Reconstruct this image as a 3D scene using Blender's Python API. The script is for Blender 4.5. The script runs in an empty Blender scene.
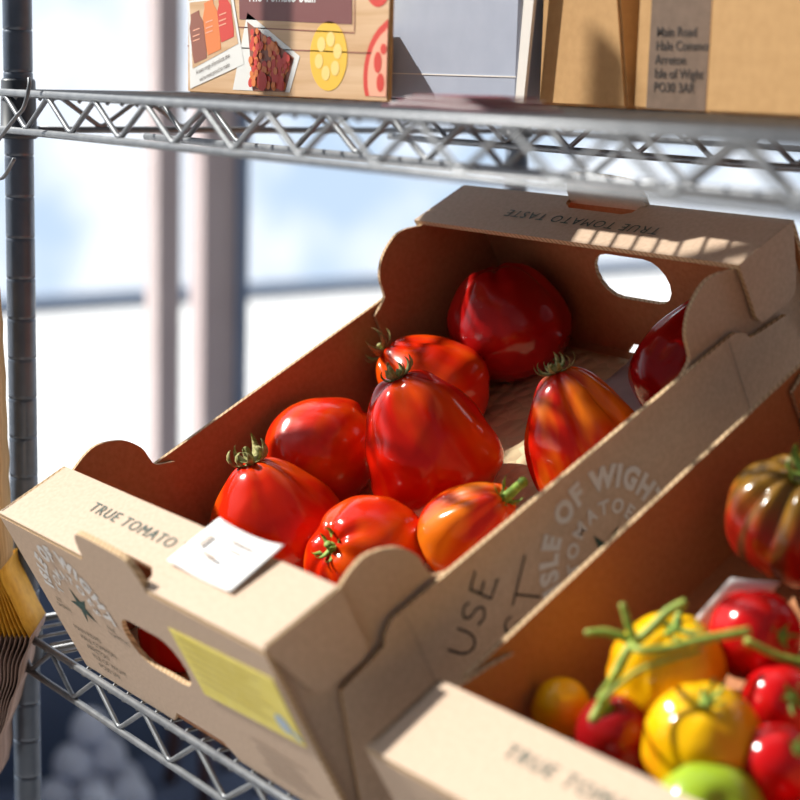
import bpy, bmesh, math, random
from mathutils import Vector, Matrix, noise
from mathutils.geometry import tessellate_polygon
random.seed(7)
SC = bpy.context.scene
COL = SC.collection
PI = math.pi

# ------------------------------------------------------------------ helpers
def V(*a): return Vector(a)

def link(name, me, parent=None, mats=()):
    o = bpy.data.objects.new(name, me)
    COL.objects.link(o)
    for m in mats: me.materials.append(m)
    if parent is not None: o.parent = parent
    return o

def from_bm(name, bm, mats, parent=None, smooth=False):
    me = bpy.data.meshes.new(name)
    bm.normal_update(); bm.to_mesh(me); bm.free()
    if smooth:
        for p in me.polygons: p.use_smooth = True
    if not isinstance(mats, (list, tuple)): mats = [mats]
    return link(name, me, parent, mats)

def empty(name, loc=(0, 0, 0), rot=(0, 0, 0), parent=None):
    o = bpy.data.objects.new(name, None); COL.objects.link(o)
    o.location = loc; o.rotation_euler = rot; o.empty_display_size = .02
    if parent is not None: o.parent = parent
    return o

def tag(o, label=None, cat=None, group=None, kind=None):
    if label: o['label'] = label
    if cat: o['category'] = cat
    if group: o['group'] = group
    if kind: o['kind'] = kind
    return o

def add_box(bm, lo, hi, mi=0):
    x0, y0, z0 = lo; x1, y1, z1 = hi
    vs = [bm.verts.new(p) for p in ((x0,y0,z0),(x1,y0,z0),(x1,y1,z0),(x0,y1,z0),(x0,y0,z1),(x1,y0,z1),(x1,y1,z1),(x0,y1,z1))]
    for f in ((3,2,1,0),(4,5,6,7),(0,1,5,4),(1,2,6,5),(2,3,7,6),(3,0,4,7)):
        bm.faces.new([vs[i] for i in f]).material_index = mi

def add_tube(bm, pts, r, seg=8, caps=True, mi=0):
    """tube along a polyline; r is a number or a list"""
    pts = [Vector(p) for p in pts]; n = len(pts)
    rs = r if isinstance(r, (list, tuple)) else [r]*n
    t0 = (pts[1]-pts[0]).normalized()
    up = V(0,0,1) if abs(t0.z) < .9 else V(1,0,0)
    u = t0.cross(up).normalized()
    rings = []
    for i in range(n):
        a = pts[max(i-1,0)]; b = pts[min(i+1,n-1)]
        t = (b-a).normalized()
        u = (u - t*u.dot(t)).normalized(); w = t.cross(u)
        rings.append([bm.verts.new(pts[i] + (u*math.cos(2*PI*k/seg)+w*math.sin(2*PI*k/seg))*rs[i]) for k in range(seg)])
    for i in range(n-1):
        for k in range(seg):
            f = bm.faces.new((rings[i][k], rings[i][(k+1)%seg], rings[i+1][(k+1)%seg], rings[i+1][k])); f.smooth = True; f.material_index = mi
    if caps:
        bm.faces.new(list(reversed(rings[0]))).material_index = mi
        bm.faces.new(rings[-1]).material_index = mi

def smooth_path(pts, k=6):
    """Catmull-Rom through points"""
    P = [Vector(p) for p in pts]; P = [2*P[0]-P[1]] + P + [2*P[-1]-P[-2]]
    out = []
    for i in range(1, len(P)-2):
        for j in range(k):
            t = j/k
            out.append(.5*((2*P[i]) + (P[i+1]-P[i-1])*t + (2*P[i-1]-5*P[i]+4*P[i+1]-P[i+2])*t*t + (3*P[i]-P[i-1]-3*P[i+1]+P[i+2])*t**3))
    out.append(P[-2]); return out

def smooth2(pts, k=4):
    return [(p.x, p.y) for p in smooth_path([(a, b, 0) for a, b in pts], k)]

def plate(name, poly, o, ex, ey, th, mats, parent, holes=(), off=0.0):
    """board cut from a 2-D outline; outer face on the plane, thickness going inwards"""
    o, ex, ey = Vector(o), Vector(ex), Vector(ey); ez = ex.cross(ey)
    loops = [list(poly)] + [list(h) for h in holes]
    flat = [p for l in loops for p in l]
    tris = tessellate_polygon([[V(p[0], p[1], 0) for p in l] for l in loops])
    bm = bmesh.new()
    A = [bm.verts.new(o+ex*p[0]+ey*p[1]+ez*off) for p in flat]
    B = [bm.verts.new(o+ex*p[0]+ey*p[1]+ez*(off-th)) for p in flat]
    for t in tris:
        a, b, c = (flat[i] for i in t)
        ccw = (b[0]-a[0])*(c[1]-a[1]) - (b[1]-a[1])*(c[0]-a[0]) > 0
        t = t if ccw else t[::-1]
        try:
            bm.faces.new([A[i] for i in t]).material_index = 0
            bm.faces.new([B[i] for i in reversed(t)]).material_index = min(1, len(mats)-1)
        except ValueError: pass
    s = 0
    for li, l in enumerate(loops):
        n = len(l)
        area = sum(l[i][0]*l[(i+1)%n][1]-l[(i+1)%n][0]*l[i][1] for i in range(n))
        for i in range(n):
            j = (i+1) % n
            q = [A[s+i], B[s+i], B[s+j], A[s+j]]
            if (area < 0) != (li > 0): q.reverse()
            bm.faces.new(q).material_index = min(2, len(mats)-1)
        s += n
    return from_bm(name, bm, mats, parent)

def text_verts(body, size, bold=0.0, spacing=1.0, align='LEFT'):
    cu = bpy.data.curves.new('lettering', 'FONT')
    cu.body = body; cu.size = size; cu.offset = bold; cu.space_character = spacing; cu.align_x = align
    cu.fill_mode = 'FRONT'; cu.resolution_u = 3
    to = bpy.data.objects.new('lettering', cu); COL.objects.link(to)
    dg = bpy.context.evaluated_depsgraph_get(); dg.update()
    me = bpy.data.meshes.new_from_object(to.evaluated_get(dg))
    vs = [v.co.copy() for v in me.vertices]; fs = [list(p.vertices) for p in me.polygons]
    bpy.data.objects.remove(to); bpy.data.curves.remove(cu); bpy.data.meshes.remove(me)
    return vs, fs

def print_mesh(name, chunks, mat, parent):
    """chunks: list of (verts3d, faces)"""
    vs, fs = [], []
    for a, b in chunks:
        k = len(vs); vs += [tuple(p) for p in a]; fs += [[i+k for i in f] for f in b]
    me = bpy.data.meshes.new(name); me.from_pydata(vs, [], fs); me.update()
    return link(name, me, parent, [mat])

class Surf:
    """a flat surface to print on: origin, right, up"""
    def __init__(s, o, ex, ey, lift=.0006):
        s.o, s.ex, s.ey = Vector(o), Vector(ex), Vector(ey); s.n = s.ex.cross(s.ey); s.lift = lift
    def p(s, a, b): return s.o + s.ex*a + s.ey*b + s.n*s.lift
    def text(s, body, a, b, size, rot=0, bold=0, sx=1, align='LEFT', spacing=1):
        vs, fs = text_verts(body, size, bold, spacing, align); c, q = math.cos(rot), math.sin(rot)
        return [s.p(a + v.x*sx*c - v.y*q, b + v.x*sx*q + v.y*c) for v in vs], fs
    def arc(s, body, a, b, rad, size, mid=PI/2, bold=0, sx=1, spacing=1):
        vs, fs = text_verts(body, size, bold, spacing, 'CENTER')
        out = []
        for v in vs:
            th = mid - v.x*sx/rad; r = rad + v.y
            out.append(s.p(a + r*math.cos(th), b + r*math.sin(th)))
        return out, fs
    def stroke(s, pts, wd, k=4):
        P = smooth_path([(x, y, 0) for x, y in pts], k) if len(pts) > 2 else [V(*p, 0) for p in pts]
        vs, fs = [], []
        for i, q in enumerate(P):
            t = (P[min(i+1, len(P)-1)] - P[max(i-1, 0)]).normalized(); nn = V(-t.y, t.x, 0)*wd/2
            vs += [s.p(q.x+nn.x, q.y+nn.y), s.p(q.x-nn.x, q.y-nn.y)]
        for i in range(len(P)-1): fs.append([2*i+1, 2*i+3, 2*i+2, 2*i])
        return vs, fs
    def poly(s, pts): return [s.p(*q) for q in pts], [list(range(len(pts)))]
    def disc(s, a, b, ra, rb=None, n=20): return s.poly([(a+ra*math.cos(2*PI*i/n), b+(rb or ra)*math.sin(2*PI*i/n)) for i in range(n)])

# ------------------------------------------------------------------ materials
def mat(name, col, rough=.6, metal=0, **kw):
    m = bpy.data.materials.new(name); m.use_nodes = True
    b = m.node_tree.nodes['Principled BSDF']
    b.inputs['Base Color'].default_value = (*col, 1); b.inputs['Roughness'].default_value = rough; b.inputs['Metallic'].default_value = metal
    for k, v in kw.items(): b.inputs[k].default_value = v
    return m

def N(m, t, **kw):
    n = m.node_tree.nodes.new(t)
    for k, v in kw.items(): setattr(n, k, v)
    return n
def L(m, a, b): m.node_tree.links.new(a, b)

def noisy(name, c1, c2, scale=40, rough=.8, bump=.1, metal=0, stretch=(1,1,1), detail=4, lo=.35, hi=.65, dist=.002):
    m = mat(name, c1, rough, metal); b = m.node_tree.nodes['Principled BSDF']
    tc = N(m, 'ShaderNodeTexCoord'); mp = N(m, 'ShaderNodeMapping'); mp.inputs['Scale'].default_value = stretch
    nz = N(m, 'ShaderNodeTexNoise'); nz.inputs['Scale'].default_value = scale; nz.inputs['Detail'].default_value = detail
    cr = N(m, 'ShaderNodeValToRGB'); cr.color_ramp.elements[0].color = (*c1, 1); cr.color_ramp.elements[1].color = (*c2, 1)
    cr.color_ramp.elements[0].position = lo; cr.color_ramp.elements[1].position = hi
    L(m, tc.outputs['Object'], mp.inputs['Vector']); L(m, mp.outputs['Vector'], nz.inputs['Vector'])
    L(m, nz.outputs['Fac'], cr.inputs['Fac']); L(m, cr.outputs['Color'], b.inputs['Base Color'])
    if bump:
        bp = N(m, 'ShaderNodeBump'); bp.inputs['Strength'].default_value = bump; bp.inputs['Distance'].default_value = dist
        L(m, nz.outputs['Fac'], bp.inputs['Height']); L(m, bp.outputs['Normal'], b.inputs['Normal'])
    return m

M = {}
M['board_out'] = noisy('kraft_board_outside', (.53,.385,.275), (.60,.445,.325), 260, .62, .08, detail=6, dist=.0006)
M['board_in'] = noisy('kraft_board_inside_tinted', (.44,.18,.07), (.50,.215,.09), 220, .8, .08, detail=6, dist=.0006)  # browner inner side, with red bounce light from the tomatoes in its colour
# cut edge of corrugated board: fluting seen as light and dark bands
m = mat('corrugated_edge', (.6,.42,.25), .9); b = m.node_tree.nodes['Principled BSDF']
tc = N(m,'ShaderNodeTexCoord'); wv = N(m,'ShaderNodeTexWave'); wv.wave_type='BANDS'; wv.bands_direction='DIAGONAL'
wv.inputs['Scale'].default_value = 110; wv.inputs['Distortion'].default_value = 1.5
cr = N(m,'ShaderNodeValToRGB'); cr.color_ramp.elements[0].color=(.36,.22,.11,1); cr.color_ramp.elements[1].color=(.62,.44,.26,1); cr.color_ramp.elements[1].position=.45
L(m,tc.outputs['Object'],wv.inputs['Vector']); L(m,wv.outputs['Fac'],cr.inputs['Fac']); L(m,cr.outputs['Color'],b.inputs['Base Color'])
M['board_edge'] = m
M['plain_kraft'] = noisy('plain_kraft_board', (.50,.29,.115), (.55,.325,.135), 120, .8, .05, dist=.0006)
M['shade_kraft'] = noisy('shaded_kraft_board', (.15,.10,.07), (.18,.12,.085), 120, .8, .05, dist=.0006)  # kraft darkened in colour for a carton face set back in shade
M['ink_green'] = mat('dark_green_ink', (.03,.075,.06), .45)
M['ink_white'] = mat('pale_ink', (.72,.70,.68), .5)
M['ink_grey'] = mat('small_print_ink', (.10,.085,.07), .7)
M['ink_faint'] = mat('faint_print_ink', (.36,.27,.21), .7)
M['marker'] = mat('black_marker', (.035,.025,.02), .6)
M['card'] = noisy('white_card', (.86,.86,.85), (.9,.9,.9), 60, .5, .02)
M['label_yellow'] = noisy('yellow_label', (.86,.72,.12), (.90,.77,.18), 60, .5, .02)
M['label_blue'] = mat('pale_blue_print', (.42,.52,.62), .5)
M['label_line'] = mat('label_print', (.66,.54,.14), .6)
M['chrome'] = noisy('zinc_wire', (.17,.18,.195), (.23,.24,.255), 90, .46, .03, metal=.7)
M['post'] = noisy('slate_post_metal', (.09,.115,.155), (.11,.135,.18), 60, .34, .02, metal=.35)
M['collar'] = mat('black_plastic', (.035,.045,.06), .4)
M['sepal_dry'] = noisy('dry_calyx', (.20,.22,.05), (.46,.42,.18), 250, .8, .3)
M['sepal_green'] = noisy('green_calyx', (.13,.26,.03), (.28,.42,.06), 200, .65, .3)
M['vine'] = noisy('green_vine', (.22,.36,.04), (.40,.50,.09), 140, .55, .2)

def tomato_mat(name, base, alt, alt_amt=.5, stretch=(1,1,.35), scale=22, rough=.16, stripes=0, crown=None, crown_z=.02, crown_w=.03, sss=.0):
    """glossy fruit skin; alt colour in streaks down the fruit, crown colour near the stem"""
    m = mat(name, base, rough); b = m.node_tree.nodes['Principled BSDF']
    b.inputs['Coat Weight'].default_value = .12; b.inputs['Coat Roughness'].default_value = .06
    b.inputs['Subsurface Weight'].default_value = sss; b.inputs['Subsurface Radius'].default_value = (.02,.004,.002)
    b.inputs['Subsurface Scale'].default_value = .3; b.inputs['Specular IOR Level'].default_value = .36
    tc = N(m,'ShaderNodeTexCoord'); mp = N(m,'ShaderNodeMapping'); mp.inputs['Scale'].default_value = stretch
    nz = N(m,'ShaderNodeTexNoise'); nz.inputs['Scale'].default_value = scale; nz.inputs['Detail'].default_value = 2
    cr = N(m,'ShaderNodeValToRGB'); e = cr.color_ramp.elements
    e[0].position = max(0, .66-alt_amt*.4); e[1].position = min(1, .80-alt_amt*.3)
    e[0].color = (0,0,0,1); e[1].color = (1,1,1,1)
    L(m,tc.outputs['Object'],mp.inputs['Vector']); L(m,mp.outputs['Vector'],nz.inputs['Vector']); L(m,nz.outputs['Fac'],cr.inputs['Fac'])
    mx = N(m,'ShaderNodeMix', data_type='RGBA'); mx.inputs['A'].default_value = (*base,1); mx.inputs['B'].default_value = (*alt,1)
    L(m,cr.outputs['Color'],mx.inputs['Factor']); out = mx.outputs['Result']
    if stripes:
        at = N(m,'ShaderNodeSeparateXYZ'); L(m,tc.outputs['Object'],at.inputs['Vector'])
        an = N(m,'ShaderNodeMath',operation='ARCTAN2'); L(m,at.outputs['Y'],an.inputs[0]); L(m,at.outputs['X'],an.inputs[1])
        mu = N(m,'ShaderNodeMath',operation='MULTIPLY'); mu.inputs[1].default_value = stripes; L(m,an.outputs[0],mu.inputs[0])
        sn = N(m,'ShaderNodeMath',operation='SINE'); L(m,mu.outputs[0],sn.inputs[0])
        c2 = N(m,'ShaderNodeValToRGB'); c2.color_ramp.elements[0].position=.1; c2.color_ramp.elements[1].position=.8; L(m,sn.outputs[0],c2.inputs['Fac'])
        m2 = N(m,'ShaderNodeMix',data_type='RGBA'); m2.inputs['B'].default_value=(.03,.035,.012,1)
        ml = N(m,'ShaderNodeMath',operation='MULTIPLY'); ml.inputs[1].default_value=.75; L(m,c2.outputs['Color'],ml.inputs[0]); L(m,ml.outputs[0],m2.inputs['Factor'])
        L(m,out,m2.inputs['A']); out = m2.outputs['Result']
    if crown:
        sp = N(m,'ShaderNodeSeparateXYZ'); L(m,tc.outputs['Object'],sp.inputs['Vector'])
        mr = N(m,'ShaderNodeMapRange'); mr.inputs['From Min'].default_value=crown_z; mr.inputs['From Max'].default_value=crown_z+crown_w
        ad = N(m,'ShaderNodeMath',operation='MULTIPLY_ADD'); ad.inputs[1].default_value=.03; L(m,nz.outputs['Fac'],ad.inputs[0]); L(m,sp.outputs['Z'],ad.inputs[2])
        L(m,ad.outputs[0],mr.inputs['Value'])
        m3 = N(m,'ShaderNodeMix',data_type='RGBA'); m3.inputs['B'].default_value=(*crown,1)
        L(m,mr.outputs['Result'],m3.inputs['Factor']); L(m,out,m3.inputs['A']); out = m3.outputs['Result']
    L(m,out,b.inputs['Base Color'])
    fine = N(m,'ShaderNodeTexNoise'); fine.inputs['Scale'].default_value = 45; fine.inputs['Detail'].default_value=2
    L(m,tc.outputs['Object'],fine.inputs['Vector'])
    bp = N(m,'ShaderNodeBump'); bp.inputs['Strength'].default_value=.12; bp.inputs['Distance'].default_value=.003
    L(m,fine.outputs['Fac'],bp.inputs['Height']); L(m,bp.outputs['Normal'],b.inputs['Normal'])
    return m

RED = (.66,.010,.002); SHADED_RED = (.34,.003,.004); ORANGE = (.86,.17,.012); YEL = (.85,.46,.015)
M['t_red'] = tomato_mat('red_tomato_skin', RED, (.80,.07,.003), .42, (1.2,1.2,.22))
M['t_bright'] = tomato_mat('bright_red_tomato_skin', (.72,.020,.003), (.84,.09,.003), .44, (1.2,1.2,.22))
M['t_shaded'] = tomato_mat('shaded_red_tomato_skin', SHADED_RED, (.50,.012,.008), .4)  # red skin darkened in colour for the tomatoes shaded at the back
M['t_orange'] = tomato_mat('orange_flamed_tomato_skin', (.62,.012,.003), (.88,.20,.008), .62, (1.3,1.3,.5), 26)
M['t_flame'] = tomato_mat('orange_tomato_skin', (.70,.025,.004), (.88,.20,.010), .66, (1.3,1.3,.5), 24)
M['t_cherry'] = tomato_mat('small_red_tomato_skin', (.60,.006,.008), (.66,.015,.008), .3)
M['t_dark'] = tomato_mat('dark_plum_tomato_skin', (.30,.005,.008), (.38,.01,.01), .3)
M['t_yellow'] = tomato_mat('yellow_tomato_skin', (.92,.52,.004), (.92,.38,.006), .45, sss=.04)
M['t_green'] = tomato_mat('green_tomato_skin', (.34,.50,.03), (.44,.55,.06), .4, sss=.04)
M['t_striped'] = tomato_mat('brown_striped_tomato_skin', (.34,.012,.006), (.42,.05,.01), .5, stripes=11, crown=(.24,.12,.014), crown_z=.022, crown_w=.02)

# ------------------------------------------------------------------ camera
ROWS = ((0.5979746853349315, 0.8010546131417753, 0.027162151293119826), (0.16552020793260563, -0.09025830210513695, -0.9820674618716603), (-0.7842380610914881, 0.5917473664203151, -0.18656290593278413))
cam = bpy.data.cameras.new('camera'); co = bpy.data.objects.new('camera', cam); COL.objects.link(co)
cam.sensor_width = 24; cam.sensor_fit = 'HORIZONTAL'; cam.lens = 51.874
X, Yd, F_ = (Vector(r) for r in ROWS)
rm = Matrix((X, -Yd, -F_)).transposed().to_4x4()
co.matrix_world = Matrix.Translation((1.4044563, -0.6378026, 0.3426819)) @ rm
cam.clip_start = .02; cam.clip_end = 200
cam.dof.use_dof = True; cam.dof.focus_distance = 1.46; cam.dof.aperture_fstop = 2.5; cam.dof.aperture_blades = 0
SC.camera = co
vs_ = SC.view_settings; vs_.view_transform = 'Standard'; vs_.look = 'None'; vs_.gamma = 1; vs_.exposure = .12; vs_.use_curve_mapping = False

# ------------------------------------------------------------------ light: sun + bright hazy sky on the street side
SUN_DIR = V(-.66, -.42, .62).normalized()
sun = bpy.data.lights.new('sun', 'SUN'); sun.energy = 7.3; sun.angle = math.radians(1.3); sun.color = (1, .93, .82)
so = bpy.data.objects.new('sun', sun); COL.objects.link(so); so.location = (-3, -1, 4)
so.rotation_euler = SUN_DIR.to_track_quat('Z', 'Y').to_euler()

w = bpy.data.worlds.new('world'); SC.world = w; w.use_nodes = True; nt = w.node_tree
bg = nt.nodes['Background']
tc = nt.nodes.new('ShaderNodeTexCoord'); sp = nt.nodes.new('ShaderNodeSeparateXYZ'); nt.links.new(tc.outputs['Generated'], sp.inputs[0])
mr = nt.nodes.new('ShaderNodeMapRange'); mr.interpolation_type = 'SMOOTHSTEP'
mr.inputs['From Min'].default_value = .22; mr.inputs['From Max'].default_value = -.42; mr.inputs['To Min'].default_value = 0; mr.inputs['To Max'].default_value = 1
dt = nt.nodes.new('ShaderNodeVectorMath'); dt.operation = 'DOT_PRODUCT'; dt.inputs[1].default_value = (.85, -.53, 0)
nt.links.new(tc.outputs['Generated'], dt.inputs[0]); nt.links.new(dt.outputs['Value'], mr.inputs['Value'])
nz = nt.nodes.new('ShaderNodeTexNoise'); nz.inputs['Scale'].default_value = 9; nz.inputs['Detail'].default_value = 3; nt.links.new(tc.outputs['Generated'], nz.inputs['Vector'])
cl = nt.nodes.new('ShaderNodeValToRGB'); cl.color_ramp.elements[0].position = .36; cl.color_ramp.elements[1].position = .52
cl.color_ramp.elements[0].color = (.66, .82, 1.02, 1); cl.color_ramp.elements[1].color = (1.12, 1.16, 1.22, 1)
nt.links.new(nz.outputs['Fac'], cl.inputs['Fac'])
mxw = nt.nodes.new('ShaderNodeMix'); mxw.data_type = 'RGBA'; mxw.inputs['A'].default_value = (.11, .115, .13, 1)
nt.links.new(mr.outputs['Result'], mxw.inputs['Factor']); nt.links.new(cl.outputs['Color'], mxw.inputs['B']); nt.links.new(mxw.outputs['Result'], bg.inputs['Color'])
bg.inputs['Strength'].default_value = 1.0

# ------------------------------------------------------------------ the setting
def struct(name, lo, hi, m):
    bm = bmesh.new(); add_box(bm, lo, hi); o = from_bm(name, bm, m); o['kind'] = 'structure'; return o
FZ = -1.16
M['floor'] = noisy('grey_shop_floor', (.38,.35,.33), (.46,.43,.40), 4, .5, .03)
M['riser'] = noisy('slate_blue_panel', (.11,.15,.24), (.14,.19,.29), 3, .6, .02)
M['frame_a'] = noisy('brown_grey_frame', (.62,.52,.52), (.66,.56,.56), 8, .5, .02)
M['frame_b'] = noisy('navy_frame', (.20,.27,.40), (.24,.31,.44), 8, .5, .02)
M['frame_c'] = noisy('pale_frame', (.74,.80,.86), (.78,.84,.9), 8, .5, .02)
M['street'] = noisy('pale_paving', (.82,.83,.84), (.86,.87,.88), 2, .8, .02)
M['ceiling'] = noisy('white_ceiling', (.7,.69,.68), (.76,.75,.74), 3, .8, .01)
g = mat('window_glass', (1,1,1), .02); ng = g.node_tree; ng.nodes.remove(ng.nodes['Principled BSDF'])
tr = ng.nodes.new('ShaderNodeBsdfTransparent'); tr.inputs[0].default_value=(.97,.985,1,1); gl = ng.nodes.new('ShaderNodeBsdfGlossy'); gl.inputs['Roughness'].default_value=.02
ms = ng.nodes.new('ShaderNodeMixShader'); ms.inputs[0].default_value=.05
ng.links.new(tr.outputs[0], ms.inputs[1]); ng.links.new(gl.outputs[0], ms.inputs[2]); ng.links.new(ms.outputs[0], ng.nodes['Material Output'].inputs[0])
M['glass'] = g

struct('floor', (-1.86,-2.0,FZ-.1), (2.6,4.2,FZ), M['floor'])
struct('ground', (-8.6,-30,FZ-.12), (-1.9,40,FZ-.05), M['street'])
struct('trim_6', (-8.75,-30,FZ-.12), (-8.6,40,FZ+.04), M['frame_b'])
M['mat'] = noisy('slate_added_mat', (.14,.18,.28), (.17,.21,.32), 30, .9, .2)
bm = bmesh.new(); add_box(bm, (-1.79,-.6,FZ), (-.55,2.6,FZ+.008)); mt_ = from_bm('added_mat', bm, M['mat']); tag(mt_, 'dark slate blue mat added to darken the floor along the window wall', 'mat')  # added mat, keeps this side dark while the paler floor bounces light
struct('wall_left', (-1.90,-2.0,FZ), (-1.80,4.2,-.62), M['riser'])
struct('trim_1', (-1.93,-2.0,-.62), (-1.76,4.2,-.59), M['frame_c'])
def window(name, y0, y1, fr):
    bm = bmesh.new(); add_box(bm, (-1.853,y0,-.59), (-1.847,y1,3.4)); o = from_bm(name, bm, M['glass']); o['kind']='structure'
    bm = bmesh.new()
    for a, b_ in (((-1.87,y0,-.59),(-1.83,y1,-.55)), ((-1.87,y0,3.36),(-1.83,y1,3.4))): add_box(bm, a, b_)
    from_bm('window_frame', bm, fr, o)
window('window_1', -2.0, 1.14, M['frame_a']); window('window_2', 1.365, 4.2, M['frame_b'])
struct('trim_2', (-1.88,1.145,-.59), (-1.82,1.198,3.4), M['frame_a'])
window('window_3', 1.200, 1.253, M['frame_c'])
struct('trim_4', (-1.88,1.255,-.59), (-1.82,1.335,3.4), M['frame_a'])
struct('trim_5', (-1.88,1.335,-.59), (-1.81,1.362,3.4), M['frame_b'])

# ------------------------------------------------------------------ wire shelving
ZU, ZL = .3155, -.1686
SLEN, SDEP = 1.22, .61
rack = empty('wire_shelving', (0,0,FZ))
tag(rack, 'chrome wire shelving unit with slate grey grooved posts holding the crates', 'shelving')
def unparent_z(p): return (p[0], p[1], p[2]-FZ)
def rk(name, bm, m, parent=None, smooth=False):
    bmesh.ops.translate(bm, verts=bm.verts, vec=(0,0,-FZ)); return from_bm(name, bm, m, parent or rack, smooth)
def post(x, y):
    bm = bmesh.new(); pts, rs = [], []
    z = FZ+.02; zt = .78; step = .0362; r = .0127
    z0 = .3185 + .0145
    k0 = math.ceil((z-z0)/step)
    pts.append((x,y,z)); rs.append(r)
    zz = z0 + k0*step
    while zz < zt:
        for d, q in ((-.0035,r),(-.0009,r),(-.0004,r-.0006),(.0004,r-.0006),(.0009,r),(.0035,r)): pts.append((x,y,zz+d)); rs.append(q)
        zz += step
    pts.append((x,y,zt)); rs.append(r)
    add_tube(bm, pts, rs, 28)
    return rk('post', bm, M['post'])
def foot(x, y):
    bm = bmesh.new(); add_tube(bm, [(x,y,FZ),(x,y,FZ+.008),(x,y,FZ+.009),(x,y,FZ+.03)], [.018,.018,.009,.009], 16); rk('levelling_foot', bm, M['collar'])
for x in (-.0300, SLEN+.0300):
    for y in (.0160, SDEP-.0160):
        p = post(x, y); foot(x, y)
        for zc in (ZU, ZL):
            bm = bmesh.new()
            add_tube(bm, [(x,y,zc-.040),(x,y,zc-.038),(x,y,zc-.034),(x,y,zc-.033),(x,y,zc+.010),(x,y,zc+.012)], [.0145,.0172,.0172,.0158,.0148,.0135], 28)
            rk('collar', bm, M['collar'])
def truss(bm, a, b, z, per=.0845, ph=.0, zr=.0023):
    """top wire, bottom wire and the zigzag between them from a to b"""
    a, b = V(*a, z), V(*b, z); d = (b-a); Ln = d.length; d.normalize(); dn = V(0,0,-.032)
    add_tube(bm, [a, b], .0034, 10); add_tube(bm, [a+dn, b+dn], .0032, 10)
    pts = []; k = 0; s = ph
    while s > per/2+.012: s -= per/2; k += 1
    while s < Ln-.01:
        if s > .01:
            zc = -.003 if k % 2 == 0 else -.029
            q = a + d*s + V(0,0,zc)
            pts += [q - d*.004 + V(0,0,-.0015 if k%2==0 else .0015), q, q + d*.004 + V(0,0,-.0015 if k%2==0 else .0015)]
        s += per/2; k += 1
    add_tube(bm, pts, zr, 8)
def shelf(z, ph, deck_r=.0016):
    bm = bmesh.new()
    n = int(SLEN/.0242)
    for i in range(0, n+1):
        x = i*.0242
        add_tube(bm, [(x,-.001,z-.0045),(x,.004,z+.002),(x,.02,z+.0022),(x,SDEP-.02,z+.0022),(x,SDEP-.004,z+.002),(x,SDEP+.001,z-.0045)], deck_r, 6)
    sh = rk('shelf', bm, M['chrome'])
    for nm, a, b, p in (('front_truss',(-.040,0),(SLEN+.040,0),ph+.040), ('middle_truss',(.02,.115),(SLEN-.02,.115),.03), ('middle_truss',(.02,.385),(SLEN-.02,.385),.05),
                        ('rear_truss',(-.040,SDEP),(SLEN+.040,SDEP),.03), ('side_truss',(-.030,.034),(-.030,SDEP-.034),.02), ('side_truss',(SLEN+.030,.034),(SLEN+.030,SDEP-.034),.02)):
        bm = bmesh.new()
        if nm == 'middle_truss': truss(bm, a, b, z-.004, .0845, p)
        else: truss(bm, a, b, z, .0845, p)
        bmesh.ops.translate(bm, verts=bm.verts, vec=(0,0,-FZ)); from_bm(nm, bm, M['chrome'], sh)
    return sh
shelf(ZU, .0625); shelf(ZL, .0585)

# ------------------------------------------------------------------ cardboard tomato trays
def capsule(cx, cy, w_, h, n=8):
    r = h/2; out = []
    for i in range(n+1): a = -PI/2 + PI*i/n; out.append((cx + w_/2 - r + r*math.cos(a), cy + r*math.sin(a)))
    for i in range(n+1): a = PI/2 + PI*i/n; out.append((cx - w_/2 + r + r*math.cos(a), cy + r*math.sin(a)))
    return out
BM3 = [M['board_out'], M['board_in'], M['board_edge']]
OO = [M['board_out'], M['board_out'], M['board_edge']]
def logo(S, a, b, parent, k=1.0):
    ch = [S.arc('ISLE OF WIGHT', a, b, .0445*k, .0205*k, PI/2-.04, .0013, .80, 1.24), S.arc('TOMATOES', a, b, .0265*k, .0135*k, PI/2-.04, .0006, .85, 1.48)]
    print_mesh('logo_lettering', ch, M['ink_white'], parent)
    pts = []
    for i in range(10):
        r = .0195*k if i % 2 == 0 else .0060*k
        t = PI/2 + i*PI/5 + .30; pts.append((a + r*math.cos(t), b-.001 + r*math.sin(t)))
    vs = [S.p(a, b-.001)] + [S.p(*q) for q in pts]; fs = [[0, 1+i, 1+(i+1)%10] for i in range(10)]
    print_mesh('logo_star', [(vs, fs)], M['ink_green'], parent)

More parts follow.
